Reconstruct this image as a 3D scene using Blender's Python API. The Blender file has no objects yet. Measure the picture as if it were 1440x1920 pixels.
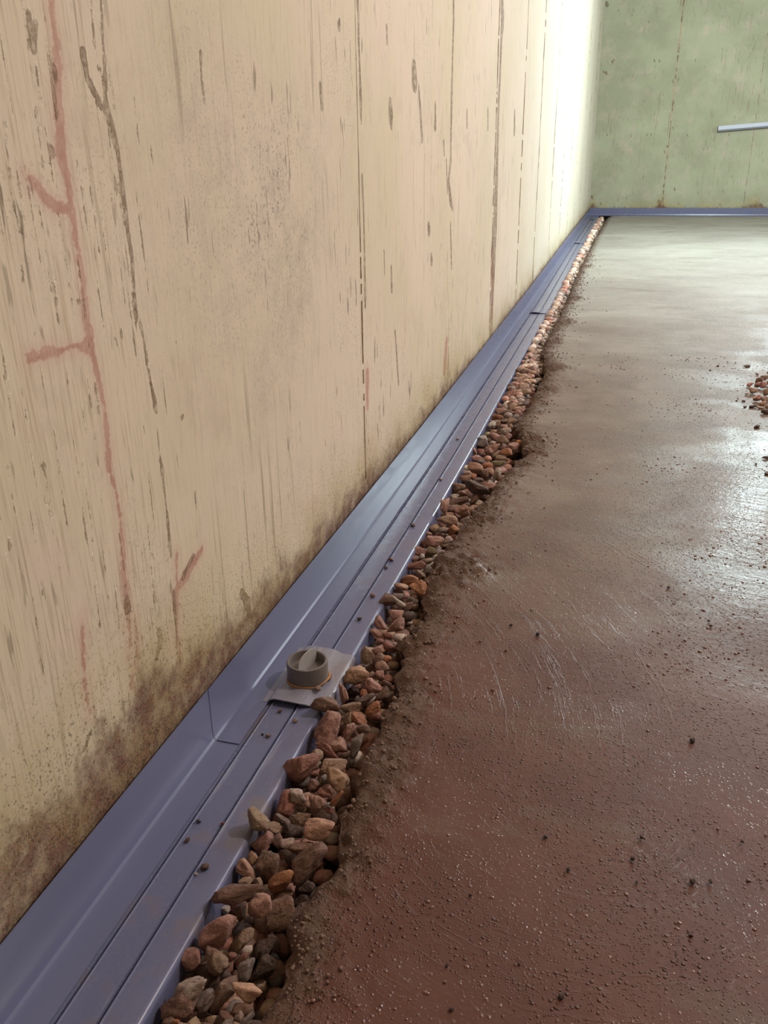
import bpy, math, random
import numpy as np
from mathutils import Vector, Matrix
random.seed(7); rng = np.random.default_rng(7)
S = bpy.context.scene; COL = S.collection

# ------------------------------------------------------------------ camera
W_, H_, F_ = 1440., 1920., 1602.25
RM = np.array([[.96427191, -.08903928, .24950288], [.2645218, .37487786, -.8885352], [-.01441857, .92278849, .38503702]])
CAM = np.array([0, 0, .6])
cd = bpy.data.cameras.new('camera'); cam = bpy.data.objects.new('camera', cd); COL.objects.link(cam)
cd.sensor_fit = 'VERTICAL'; cd.sensor_height = 24; cd.lens = 24*F_/H_; cd.clip_start = .02
cam.matrix_world = Matrix([list(RM[i])+[CAM[i]] for i in range(3)]+[[0, 0, 0, 1]])
S.camera = cam

def at(u, v, ax=2, val=0.):
    """point where the sight line of a pixel of the 1440x1920 photograph meets the plane axis=val"""
    d = RM@np.array([u-720., 960.-v, -F_]); return CAM+d*(val-CAM[ax])/d[ax]

# ------------------------------------------------------------------ world, lights, exposure
w = bpy.data.worlds.new('world'); S.world = w; w.use_nodes = True
w.node_tree.nodes['Background'].inputs[0].default_value = (.5, .55, .6, 1); w.node_tree.nodes['Background'].inputs[1].default_value = .3
S.view_settings.view_transform = 'Standard'; S.view_settings.look = 'None'
S.view_settings.exposure = 0.0; S.view_settings.gamma = 1; S.view_settings.use_curve_mapping = False

def area(name, loc, to, sx, sy, power, color):
    l = bpy.data.lights.new(name, 'AREA'); l.shape = 'RECTANGLE'; l.size = sx; l.size_y = sy
    l.energy = power; l.color = color
    o = bpy.data.objects.new(name, l); COL.objects.link(o); o.location = loc
    o.rotation_euler = (Vector(to)-Vector(loc)).to_track_quat('-Z', 'Y').to_euler(); return o
def bulb(name, loc, power, color, r=.05):
    l = bpy.data.lights.new(name, 'POINT'); l.energy = power; l.color = color; l.shadow_soft_size = r
    o = bpy.data.objects.new(name, l); COL.objects.link(o); o.location = loc; return o
bulb('near_ceiling_lamp', (1.45, 1.6, 2.1), 104, (1, .90, .84), .05)
bulb('far_work_lamp', (1.0, 5.9, 1.62), 225, (.78, .98, 1), .1)
area('window_light', (3.9, 6.2, 1.7), (0, 6.2, .6), 1.4, .8, 70, (.86, .95, 1))
area('ceiling_tube_lamp', (1.9, 3.7, 2.3), (1.9, 3.7, 0), .35, 1.8, 60, (.97, .89, 1))

# ------------------------------------------------------------------ helpers
def mesh(name, V, Fc, mat=None, parent=None, smooth=False):
    me = bpy.data.meshes.new(name); me.from_pydata([tuple(map(float, v)) for v in V], [], Fc); me.update()
    if smooth: me.shade_smooth()
    if mat: me.materials.append(mat)
    o = bpy.data.objects.new(name, me); COL.objects.link(o)
    if parent: o.parent = parent
    return o
def grid_mesh(name, V, nr, nc, mat, parent=None, smooth=True, flip=False):
    """V: (nr*nc,3) array"""
    me = bpy.data.meshes.new(name); me.vertices.add(nr*nc); me.vertices.foreach_set('co', np.asarray(V, np.float32).ravel())
    i = (np.arange(nr-1)[:, None]*nc+np.arange(nc-1)[None]).ravel()
    q = np.stack([i, i+1, i+nc+1, i+nc], 1)
    if flip: q = q[:, ::-1]
    n = len(q); me.loops.add(n*4); me.polygons.add(n)
    me.loops.foreach_set('vertex_index', q.ravel().astype(np.int32))
    me.polygons.foreach_set('loop_start', (np.arange(n)*4).astype(np.int32))
    me.update(calc_edges=True); me.validate()
    if smooth: me.shade_smooth()
    me.materials.append(mat)
    o = bpy.data.objects.new(name, me); COL.objects.link(o)
    if parent: o.parent = parent
    return o
def attr(o, name, a):
    at_ = o.data.attributes.new(name, 'FLOAT', 'POINT'); at_.data.foreach_set('value', np.asarray(a, np.float32).ravel())
def empty(name, loc=(0, 0, 0)):
    o = bpy.data.objects.new(name, None); COL.objects.link(o); o.location = loc; o.empty_display_size = .02; return o
def tag(o, label=None, cat=None, group=None, kind=None):
    if label: o['label'] = label
    if cat: o['category'] = cat
    if group: o['group'] = group
    if kind: o['kind'] = kind
    return o
def vnoise(x, y, seed=0):
    """smooth value noise, arrays in lattice units, result -1..1"""
    xi = np.floor(x).astype(np.int64); yi = np.floor(y).astype(np.int64); fx = x-xi; fy = y-yi
    fx = fx*fx*(3-2*fx); fy = fy*fy*(3-2*fy)
    def h(a, b):
        n = (a*374761393+b*668265263+seed*1274126177) & 0xffffffff
        n = ((n ^ (n >> 13))*1274126177) & 0xffffffff
        return ((n ^ (n >> 16)) & 0xffff)/32767.5-1
    return (h(xi, yi)*(1-fx)+h(xi+1, yi)*fx)*(1-fy)+(h(xi, yi+1)*(1-fx)+h(xi+1, yi+1)*fx)*fy

# ------------------------------------------------------------------ node helpers
class NT:
    def __init__(s, name):
        m = bpy.data.materials.new(name); m.use_nodes = True; s.m = m; s.t = m.node_tree; s.n = s.t.nodes
        s.b = s.n['Principled BSDF']
    def new(s, typ, **k):
        n = s.n.new(typ)
        for a, v in k.items(): setattr(n, a, v)
        return n
    def put(s, sock, v):
        if isinstance(v, bpy.types.NodeSocket): s.t.links.new(v, sock)
        elif isinstance(v, (tuple, list)) and len(v) == 3 and sock.type == 'RGBA': sock.default_value = (*v, 1)
        else: sock.default_value = v
    def math(s, op, a, b=0., c=0., clamp=False):
        n = s.new('ShaderNodeMath', operation=op, use_clamp=clamp)
        for i, v in enumerate((a, b, c)): s.put(n.inputs[i], v)
        return n.outputs[0]
    def ss(s, v, lo, hi, a=0., b=1.):
        n = s.new('ShaderNodeMapRange', interpolation_type='SMOOTHSTEP')
        for i, x in enumerate((v, lo, hi, a, b)): s.put(n.inputs[i], x)
        return n.outputs[0]
    def mix(s, f, a, b, mode='MIX'):
        n = s.new('ShaderNodeMix', data_type='RGBA', blend_type=mode); s.put(n.inputs[0], f); s.put(n.inputs[6], a); s.put(n.inputs[7], b)
        return n.outputs[2]
    def obj(s, scale=(1, 1, 1), loc=(0, 0, 0)):
        c = s.new('ShaderNodeTexCoord'); m = s.new('ShaderNodeMapping'); s.t.links.new(c.outputs['Object'], m.inputs[0])
        m.inputs['Scale'].default_value = scale; m.inputs['Location'].default_value = loc; return m.outputs[0]
    def noise(s, vec, scale, detail=4., rough=.55, dist=0.):
        n = s.new('ShaderNodeTexNoise'); s.t.links.new(vec, n.inputs['Vector'])
        n.inputs['Scale'].default_value = scale; n.inputs['Detail'].default_value = detail
        n.inputs['Roughness'].default_value = rough; n.inputs['Distortion'].default_value = dist; return n.outputs['Fac']
    def attr(s, name):
        n = s.new('ShaderNodeAttribute'); n.attribute_name = name; return n.outputs['Fac']
    def bump(s, h, strength, dist, prev=None):
        n = s.new('ShaderNodeBump'); n.inputs['Strength'].default_value = strength; n.inputs['Distance'].default_value = dist
        s.put(n.inputs['Height'], h)
        if prev: s.t.links.new(prev, n.inputs['Normal'])
        return n.outputs[0]
    def out(s, color=None, rough=None, normal=None, spec=None, coat=None):
        if color is not None: s.put(s.b.inputs['Base Color'], color)
        if rough is not None: s.put(s.b.inputs['Roughness'], rough)
        if normal is not None: s.put(s.b.inputs['Normal'], normal)
        if spec is not None: s.put(s.b.inputs['Specular IOR Level'], spec)
        if coat is not None: s.put(s.b.inputs['Coat Weight'], coat); s.b.inputs['Coat Roughness'].default_value = .12
        return s.m

# ------------------------------------------------------------------ materials
def concrete_wall_mat(name, wobk, base_a, base_b):
    t = NT(name)
    st = (1, 1, 1)
    v = t.obj()
    sv = t.obj(scale=(1, 1, .045))                       # stretched along z : board grain
    sv2 = t.obj(scale=(1, 1, .16))
    big = t.noise(v, 2.2, 4); mid = t.noise(v, 7, 4, .6)
    col = t.mix(t.ss(big, .38, .64), base_a, base_b)
    col = t.mix(t.ss(mid, .5, .8, 0, .45), col, (.66, .50, .45))
    grain = t.noise(sv, 150, 5, .7)
    col = t.mix(t.ss(grain, .56, .72, 0, .40), col, (.33, .25, .16))
    sx = t.new('ShaderNodeSeparateXYZ'); t.t.links.new(v, sx.inputs[0]); leftp = t.math('MULTIPLY', t.ss(sx.outputs[1], .655, .672, 1, 0), 1. if wobk == 1 else 0.)
    g3 = t.noise(sv, 310, 4, .65); col = t.mix(t.math('MULTIPLY', t.ss(g3, .5, .68), t.math('ADD', .16, t.math('MULTIPLY', leftp, .34))), col, (.36, .26, .15))
    g2 = t.noise(sv, 60, 3, .6); patchy = t.noise(v, 3.1, 3)
    col = t.mix(t.math('MULTIPLY', t.ss(g2, .60, .70), t.ss(patchy, .42, .6, 0, .55)), col, (.25, .18, .11))
    # pin holes and short vertical pores
    p1 = t.noise(sv2, 95, 2, .6); dens = t.noise(v, 4.2, 3, .6, .3)
    pm = t.math('MULTIPLY', t.ss(p1, .645, .70), t.ss(dens, .42, .60, .2, 1))
    col = t.mix(t.math('MULTIPLY', pm, .70), col, (.16, .11, .07))
    p2 = t.noise(v, 260, 2, .6)
    grey = t.attr('grey')
    pm2 = t.math('MULTIPLY', t.ss(p2, .56, .66), t.math('ADD', t.ss(dens, .5, .66, 0, .45), t.math('MULTIPLY', grey, .75)), clamp=True)
    col = t.mix(t.math('MULTIPLY', pm2, .75), col, (.20, .15, .12))
    col = t.mix(t.math('MULTIPLY', grey, t.ss(t.noise(v, 34, 4, .7), .35, .65, .15, .5)), col, (.36, .29, .25))
    col = t.mix(t.ss(t.noise(v, 11, 5, .7), .52, .72, 0, .35), col, (.47, .36, .29))
    if wobk == 1: col = t.mix(t.ss(sx.outputs[1], 2.0, 4.5, 0, .55), col, t.mix(big, (.56, .55, .46), (.64, .62, .54)))  # far stretch whitened, lamp glare put into the wall colour
    # drawn stains (distance fields on the mesh)
    e = t.noise(v, 120, 4, .65); e2 = t.noise(v, 28, 4, .6)
    wob = t.math('ADD', t.math('MULTIPLY', t.math('SUBTRACT', e, .5), .012), t.math('MULTIPLY', t.math('SUBTRACT', e2, .5), .010))
    pink = t.ss(t.math('ADD', t.attr('pink'), wob), -.0012, .0012, 1, 0)
    pinkh = t.ss(t.math('ADD', t.attr('pink'), wob), -.004, .014, .30, 0)
    col = t.mix(pinkh, col, (.55, .30, .25))
    col = t.mix(t.math('MULTIPLY', pink, t.math('MULTIPLY', t.ss(e2, .3, .7, .42, .75), t.ss(e, .3, .6, .7, 1))), col, (.37, .14, .105))
    br = t.ss(t.math('ADD', t.attr('brown'), t.math('MULTIPLY', wob, .55*wobk)), -.0008, .0009, 1, 0)
    col = t.mix(t.math('MULTIPLY', br, t.math('MULTIPLY', t.ss(e2, .3, .7, .7, 1.), t.ss(e, .34, .58, .40, .98))), col, (.17, .105, .06))
    # mould creeping up from the floor
    m_ = t.math('ADD', t.attr('mould'), t.math('ADD', t.math('MULTIPLY', t.math('SUBTRACT', e2, .5), .10), t.math('MULTIPLY', t.math('SUBTRACT', e, .5), .05)))
    ol = t.ss(m_, .01, .12, .55, 0)
    col = t.mix(t.math('MULTIPLY', ol, t.ss(mid, .35, .6)), col, (.40, .31, .13))
    sp = t.noise(v, 340, 3, .7)
    dm = t.math('MULTIPLY', t.ss(m_, -.02, .038, 1, 0), t.ss(t.noise(v, 45, 4, .7), .28, .6, .45, .92))
    col = t.mix(dm, col, t.mix(t.ss(sp, .35, .62), (.045, .02, .014), t.mix(t.ss(t.noise(v, 16, 3), .4, .6), (.22, .10, .07), (.30, .17, .08))))
    sp2 = t.math('MULTIPLY', t.ss(sp, .56, .66), t.ss(m_, .02, .16, .8, 0))
    col = t.mix(sp2, col, (.07, .04, .025))
    n = t.bump(grain, .25, .0012); n = t.bump(p1, .2, .001, n)
    n = t.bump(t.math('MULTIPLY', dm, sp), .5, .002, n)
    n = t.bump(br, .5, -.0015, n)
    return t.out(col, .82, n, .25)

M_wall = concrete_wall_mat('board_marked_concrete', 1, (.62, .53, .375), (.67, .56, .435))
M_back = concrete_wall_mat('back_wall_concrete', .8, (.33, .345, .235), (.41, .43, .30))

t = NT('plain_concrete'); v = t.obj()
M_plain = t.out(t.mix(t.noise(v, 3, 5), (.46, .44, .38), (.56, .52, .44)), .85)
t = NT('ceiling_timber'); v = t.obj(scale=(1, .1, 1))
M_ceil = t.out(t.mix(t.noise(v, 30, 5), (.34, .27, .20), (.5, .42, .33)), .8)

# slab: wet mud film near the camera turning to dry concrete far off
t = NT('wet_concrete_floor'); v = t.obj()
geo = t.new('ShaderNodeNewGeometry'); sep = t.new('ShaderNodeSeparateXYZ'); t.t.links.new(geo.outputs['Position'], sep.inputs[0])
X, Y = sep.outputs[0], sep.outputs[1]
n1 = t.noise(v, 1.3, 4, .6); n2 = t.noise(v, 6, 5, .6); n3 = t.noise(v, 38, 5, .65)
yy = t.math('ADD', Y, t.math('MULTIPLY', t.math('SUBTRACT', n1, .5), 1.6))
yy = t.math('ADD', yy, t.math('MULTIPLY', t.math('SUBTRACT', n2, .5), .7))
mud = t.mix(t.ss(n2, .35, .65), (.086, .027, .0165), (.108, .038, .023))
midc = t.mix(t.ss(n2, .35, .65), (.108, .058, .037), (.150, .096, .066))
farc = t.mix(t.ss(n1, .35, .65), (.275, .25, .225), (.34, .318, .285))
col = t.mix(t.ss(yy, .75, 1.9), mud, midc); col = t.mix(t.ss(yy, 1.9, 4.3), col, farc)
col = t.mix(t.math('MULTIPLY', t.ss(t.noise(t.obj(scale=(1, 2.5, 1)), 2.3, 5, .6), .54, .68), .4), col, (.15, .12, .09))
col = t.mix(t.ss(n3, .55, .8, 0, .45), col, (.10, .062, .042))
edge = t.attr('edge')                                   # crumbly soil along the broken edge
em = t.ss(t.math('ADD', edge, t.math('MULTIPLY', t.math('SUBTRACT', n3, .5), .09)), .0, .05, 1, 0)
col = t.mix(t.math('MULTIPLY', em, .8), col, t.mix(t.noise(v, 160, 4), (.06, .03, .02), (.18, .105, .07)))
# trowel swirls: circular ridges around several sweep centres
def swirl(cx, cy, r0, r1, period, seed, lo=.56, hi=.70):
    dx = t.math('SUBTRACT', X, cx); dy = t.math('SUBTRACT', Y, cy)
    r = t.math('SQRT', t.math('ADD', t.math('MULTIPLY', dx, dx), t.math('MULTIPLY', dy, dy)))
    rn = t.math('ADD', r, t.math('MULTIPLY', n2, .03))
    th = t.math('ARCTAN2', dy, dx)
    cb = t.new('ShaderNodeCombineXYZ'); t.put(cb.inputs[0], t.math('MULTIPLY', rn, 1/period)); t.put(cb.inputs[1], t.math('MULTIPLY', th, 5.)); t.put(cb.inputs[2], seed)
    nn = t.noise(cb.outputs[0], 1., 3, .65)
    rid = t.ss(nn, lo, hi)
    return t.math('MULTIPLY', rid, t.math('MULTIPLY', t.ss(r, r0-.02, r0+.05), t.ss(r, r1-.10, r1+.04, 1, 0)))
g1 = t.ss(t.noise(v, 3.3, 2), .42, .56)
sw = t.math('MULTIPLY', swirl(.0, .73, .05, .36, .0040, 1.5), t.math('MULTIPLY', t.ss(t.noise(v, 5, 2), .36, .5), t.ss(Y, .72, .86, 1, 0)))
sw = t.math('MAXIMUM', sw, t.math('MULTIPLY', swirl(-.62, .72, .38, 1.0, .005, 7.5), t.math('MULTIPLY', t.ss(X, .05, .30, 1, 0), t.ss(Y, .72, .88))))
sw = t.math('MAXIMUM', sw, t.math('MULTIPLY', swirl(-.1, .35, .6, 1.4, .005, 3.5), t.math('MULTIPLY', t.ss(X, .05, .25), t.ss(Y, .8, .95))))
sw = t.math('MULTIPLY', sw, t.ss(Y, 1.6, 2.6, 1, .15))
gate = t.ss(t.noise(v, 9, 3), .38, .58)
def beads(scale, keep, rad):
    vn = t.new('ShaderNodeTexVoronoi', feature='F1'); vn.inputs['Scale'].default_value = scale; vn.inputs['Randomness'].default_value = 1.
    t.t.links.new(v, vn.inputs['Vector'])
    sc_ = t.new('ShaderNodeSeparateColor'); t.t.links.new(vn.outputs['Color'], sc_.inputs[0])
    rr_ = t.math('ADD', rad, t.math('MULTIPLY', sc_.outputs[1], rad))
    return t.math('MULTIPLY', t.ss(vn.outputs['Distance'], t.math('MULTIPLY', rr_, .15), rr_, 1, 0), t.math('GREATER_THAN', sc_.outputs[0], keep))
lump = t.math('MAXIMUM', beads(200, .45, .22), t.math('MULTIPLY', beads(360, .35, .24), .55)); lump2 = t.noise(v, 90, 4, .6)
wetness = t.math('MULTIPLY', t.ss(yy, 1.8, 4.0, 1, .22), 1.0)
nrm = t.bump(sw, .34, .0012)
nrm = t.bump(t.math('MULTIPLY', lump, t.ss(t.math('ADD', t.noise(v, 5, 3, .6), t.math('MULTIPLY', X, .12)), .40, .55, .12, 1)), .9, .0026, nrm)
nrm = t.bump(lump2, .3, .0022, nrm)
nrm = t.bump(t.math('MULTIPLY', t.noise(v, 130, 5, .7), em), .9, .006, nrm)
puddle = t.ss(t.noise(v, 4.5, 3, .5), .46, .62)
rough = t.math('ADD', t.ss(yy, 1.8, 4.2, .42, .52), t.math('MULTIPLY', t.math('SUBTRACT', 1., puddle), .14))
rough = t.math('ADD', rough, t.math('MULTIPLY', em, .35))
t.put(t.b.inputs['Coat Normal'], nrm); t.put(t.b.inputs['Coat Weight'], t.math('MULTIPLY', t.math('MULTIPLY', t.ss(yy, 1.3, 2.8, 1, .1), t.ss(lump, .02, .4, .10, 1)), .8)); t.b.inputs['Coat Roughness'].default_value = .17
M_floor = t.out(col, rough, nrm, t.math('ADD', .20, t.math('MULTIPLY', wetness, .16)))

t = NT('dark_wet_soil'); v = t.obj()
M_soil = t.out(t.mix(t.noise(v, 60, 5), (.02, .012, .009), (.06, .036, .025)), .7, t.bump(t.noise(v, 90, 5), 1, .01))
t = NT('mud_grit'); v = t.obj()
M_grit = t.out(t.mix(t.noise(v, 30, 3), (.12, .046, .031), (.17, .07, .046)), .22, None, .9)
t = NT('soil_crumbs'); v = t.obj()
M_crumb = t.out(t.mix(t.noise(v, 120, 3), (.085, .045, .03), (.23, .13, .088)), .7)

def pvc(name, c1, c2, rough=.34):
    t = NT(name); v = t.obj()
    dirt = t.math('MULTIPLY', t.ss(t.noise(v, 14, 5, .65), .50, .68), t.ss(t.attr('dirt'), .0, 1, 0, 1))
    col = t.mix(t.noise(v, 5, 3), c1, c2)
    col = t.mix(t.math('MULTIPLY', dirt, .55), col, (.20, .145, .115))
    sp = t.ss(t.noise(v, 420, 2, .5), .70, .75)
    col = t.mix(t.math('MULTIPLY', sp, t.attr('dirt')), col, (.42, .36, .30))
    streak = t.math('MULTIPLY', t.ss(t.noise(t.obj(scale=(1, .06, 1)), 90, 3), .62, .72), t.attr('dirt'))
    col = t.mix(t.math('MULTIPLY', streak, .25), col, (.5, .48, .46))
    r = t.math('ADD', rough, t.math('MULTIPLY', dirt, .25))
    return t.out(col, r, t.bump(t.noise(v, 8, 2), .12, .004), .5)
M_pvc = pvc('slate_blue_plastic', (.122, .130, .218), (.142, .150, .248), .27)
M_cap = pvc('grey_cap_plastic', (.13, .110, .105), (.165, .142, .135), .38)
M_clip = pvc('grey_coupling_plastic', (.20, .195, .245), (.25, .24, .29), .16)
M_grip = pvc('pale_grip_plastic', (.30, .28, .27), (.36, .33, .32), .4)
t = NT('rust_dirt'); M_rust = t.out((.42, .20, .07), .8)
t = NT('pale_strip_plastic'); M_strip = t.out((.50, .52, .62), .5)
t = NT('pale_strip_shadow_side'); M_strip2 = t.out((.16, .17, .20), .6)  # dark tone stands in for the shade beneath the strip

t = NT('gravel_stone_mineral'); v = t.obj()
oi = t.new('ShaderNodeObjectInfo')
vo = t.new('ShaderNodeVectorMath', operation='ADD'); t.t.links.new(v, vo.inputs[0])
cmb = t.new('ShaderNodeCombineXYZ'); t.put(cmb.inputs[0], t.math('MULTIPLY', oi.outputs['Random'], 50.)); t.t.links.new(cmb.outputs[0], vo.inputs[1])
vv = vo.outputs[0]
a = t.noise(vv, 2.2, 5, .65); b = t.noise(vv, 9, 4, .7); c = t.noise(vv, 28, 3, .6)
col = t.mix(t.ss(a, .35, .65), oi.outputs['Color'], t.mix(1., oi.outputs['Color'], (.62, .54, .52), 'MULTIPLY'))
col = t.mix(t.ss(b, .52, .70, 0, .55), col, t.mix(.5, oi.outputs['Color'], (.72, .56, .46)))
col = t.mix(t.ss(c, .62, .72, 0, .6), col, (.11, .06, .045))
M_stone = t.out(col, t.ss(b, .3, .7, .5, .72), t.bump(b, .55, .10, t.bump(c, .4, .04)), .45)
t = NT('gravel_fill_mineral'); v = t.obj()
vc = t.new('ShaderNodeAttribute'); vc.attribute_name = 'tint'
col = t.mix(t.ss(t.noise(v, 160, 4), .4, .7, 0, .6), vc.outputs['Color'], t.mix(1., vc.outputs['Color'], (.45, .40, .38), 'MULTIPLY'))
M_fill = t.out(col, .6, t.bump(t.noise(v, 300, 4), .4, .002), .4)
t = NT('form_seam_fin'); v = t.obj(scale=(1, 1, .5))
M_fin = t.out(t.mix(t.ss(t.noise(v, 40, 4), .4, .6), (.20, .14, .09), (.44, .35, .24)), .85)
t = NT('black_gap_shade'); M_gap = t.out((.012, .008, .008), .9)  # unused black, meant as shade in the gap behind the flange

# ------------------------------------------------------------------ line of the left wall (follows its slight bow)
FY = np.array([-1.5, .36, 1.0, 1.7, 2.7, 3.8, 5.1, 5.85, 7.3, 9.54]); FX = np.array([-.400, -.400, -.396, -.3925, -.395, -.3965, -.406, -.412, -.418, -.424])
flx = lambda y: np.interp(y, FY, FX)                    # face of the drain flange
BACK = 9.54; WALLGAP = .009; TOP = 2.4; RIGHT = 4.4; FRONT = -1.5

def seg_field(P, segs):
    d = np.full(len(P), 1.0)
    for (a, b, ra, rb) in segs:
        a = np.array(a); b = np.array(b); ab = b-a; L = max(ab@ab, 1e-9)
        tt = np.clip(((P-a)@ab)/L, 0, 1); q = a+tt[:, None]*ab
        d = np.minimum(d, np.hypot(P[:, 0]-q[:, 0], P[:, 1]-q[:, 1])-(ra+(rb-ra)*tt))
    return d
def poly(pix, val=-.405, ax=0, keep=(1, 2)):
    """pix: list of (u, v, half width in px) on the plane -> list of metric segments"""
    out = []
    for p in pix:
        q = at(p[0], p[1], ax, val); dist = np.linalg.norm(q-CAM)
        # pixel width -> metres, undoing the foreshortening of the wall
        e = at(p[0]+1, p[1], ax, val); out.append(((q[keep[0]], q[keep[1]]), p[2]*abs(e[keep[0]]-q[keep[0]])))
    return [(out[i][0], out[i+1][0], out[i][1], out[i+1][1]) for i in range(len(out)-1)]

pinkp = [[(100, -40, 4), (105, 30, 4), (113, 80, 5), (116, 130, 7), (117, 190, 5), (120, 240, 9), (122, 290, 9), (132, 330, 7), (141, 395, 6), (150, 460, 5), (160, 520, 4), (165, 590, 5), (172, 620, 7), (177, 660, 7), (188, 710, 4), (200, 760, 3), (205, 820, 4), (208, 880, 6), (222, 930, 4), (230, 990, 4), (235, 1060, 4), (242, 1130, 5), (247, 1190, 3), (246, 1230, 3)],
         [(52, 328, 4), (72, 345, 6), (95, 375, 7), (112, 388, 8), (138, 395, 6)], [(62, 672, 8), (100, 660, 6), (140, 655, 5), (172, 648, 9)],
         [(256, 1160, 2), (260, 1220, 3), (250, 1290, 4)], [(333, 1040, 3), (334, 1090, 3), (334, 1180, 3), (340, 1240, 3)],
         [(922, 470, 2), (924, 530, 2), (922, 590, 1.6)], [(688, 700, 3), (688, 760, 2)], [(835, 640, 2), (832, 690, 3)],
         [(158, 1165, 3), (160, 1220, 5), (166, 1300, 4), (173, 1345, 3)], [(380, 1030, 4), (350, 1080, 6), (330, 1110, 4)]]
brownp = [[(176, -20, 1.5), (181, 40, 2), (186, 110, 1.5), (203, 150, 3), (207, 200, 4), (220, 250, 5), (228, 290, 4), (234, 340, 4), (243, 420, 4), (252, 480, 3), (257, 560, 3), (262, 600, 2.5)],
          [(163, 95, 6), (170, 140, 5), (190, 185, 5), (203, 210, 3)], [(196, -20, 1.5), (200, 80, 2), (206, 160, 3)],
          [(266, 600, 2), (274, 640, 2), (282, 700, 3), (292, 750, 4), (295, 770, 3)], [(297, 800, 1), (301, 850, 1.5), (306, 880, 3), (309, 900, 1.5), (313, 940, 1.2), (317, 980, 3), (321, 1020, 2), (324, 1045, 1)],
          [(328, 1100, 1.5), (330, 1130, 3), (333, 1180, 2), (336, 1230, 1.5)],
          [(380, 96, 2.5), (381, 130, 1.2), (384, 165, 2.5), (387, 195, 1)], [(600, 160, 2.5), (601, 185, 1.5), (603, 200, 2.5)], [(729, 195, 3), (730, 215, 4), (731, 235, 2)],
          [(773, 130, 4), (774, 150, 5)], [(299+474, 132, 4), (774, 148, 4)], [(722, 50, 1.5), (723, 80, 1.2)], [(635, 40, 2), (634, 48, 3)],
          [(782, 165, 1.2), (785, 210, 1.8), (788, 260, 1.8)], [(813, 195, 1.2), (813, 238, 1.8)], [(874, 208, 1), (874, 235, 1.2)], [(914, 205, .8), (914, 240, 1)], [(965, 212, 1), (965, 243, 1.6)],
          [(829, 265, 1), (830, 290, .8)], [(62, 20, 4), (66, 70, 5), (72, 95, 4), (76, 40, 3)], [(75, 120, 1.5), (80, 160, 2)], [(8, 180, 1), (22, 255, 1)],
          [(668, -10, 2), (670, 60, 1.5), (672, 120, 1.5), (674, 180, 2.5), (675, 230, 1)], [(677, 330, 1.6), (680, 390, 1.4), (682, 460, 1.2), (684, 560, 2), (684, 575, 1.5)],
          [(738, 620, 1), (745, 720, 1)], [(718, 470, .8), (719, 520, .8)], [(731, 500, 1.2), (732, 545, 1.6)],
          [(848, -10, 1.5), (848, 40, 1.5), (846, 100, 1.2), (844, 180, 1.8), (843, 240, 1.6), (842, 300, 1.3), (838, 340, 1.6), (842, 375, 2.2), (846, 392, .8)], [(834, 300, .8), (836, 360, .8)], [(842, 420, 1), (844, 500, 1)],
          [(941, -10, 2), (942, 40, 3), (940, 60, 2), (937, 150, 1.6), (935, 180, 1.6), (932, 280, 2), (930, 350, 3), (928, 420, 3.5), (926, 470, 3.5), (924, 520, 3), (922, 570, 2), (921, 630, 2)],
          [(241, 1130, 6), (244, 1140, 7)], [(176, 1370, 3), (168, 1395, 5), (162, 1410, 3)], [(366, 1040, 3), (352, 1065, 3), (346, 1080, 4)],
          [(22, 1015, 4), (27, 1030, 4)], [(84, 870, 4), (86, 874, 4)], [(34, 380, 2), (42, 420, 2), (48, 440, 3)], [(48, 500, 3), (50, 530, 3)], [(332, 640+0, 2), (333, 645, 2)], [(345, 780, 2), (343, 782, 3)],
          [(368, 920, 1.2), (369, 955, 1.6)], [(333, 842, .8), (338, 890, 1)], [(231, 612, 2), (233, 636, 2)], [(218, 622, 1), (224, 650, 1)], [(152, 560, 2), (154, 567, 2.5)], [(800, 424, 2), (801, 432, 2.4)], [(805, 480, 1.5), (806, 490, 2)],
          [(1003, 570, 1), (1003, 600, 1)], [(920, 600, 3), (920, 640, 3)], [(167, 312, 1.6), (170, 322, 2)], [(150, 298, 2), (151, 302, 2)], [(110, 126, 5), (112, 148, 4)], [(105, 275, 3), (108, 292, 3)], [(455, 1110, 4), (466, 1130, 6), (470, 1150, 4)], [(300, 1180, 3), (305, 1200, 5), (298, 1230, 4)]]
rr = random.Random(3)
for k in range(70):                                      # fine hairline grain marks on the near panel
    u = rr.uniform(0, 300); v0 = rr.uniform(-20, 1150); L = rr.uniform(60, 220); lean = .12-(u-196)*.0002
    brownp.append([(u, v0, .45), (u+L*lean, v0+L, .6)])
mould_pix = [(0, 1640), (60, 1570), (130, 1490), (160, 1420), (240, 1345), (262, 1270), (285, 1285), (330, 1275), (400, 1205), (470, 1125), (540, 1040), (600, 985), (640, 930), (700, 868), (760, 810), (830, 715), (900, 650)]
mo = np.array([at(u, v, 0, -.408)[1:] for u, v in mould_pix])
def mould_h(y): return np.interp(y, np.r_[mo[:, 0], 3.2, 5, 9.5], np.r_[mo[:, 1], .085, .08, .085])

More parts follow.
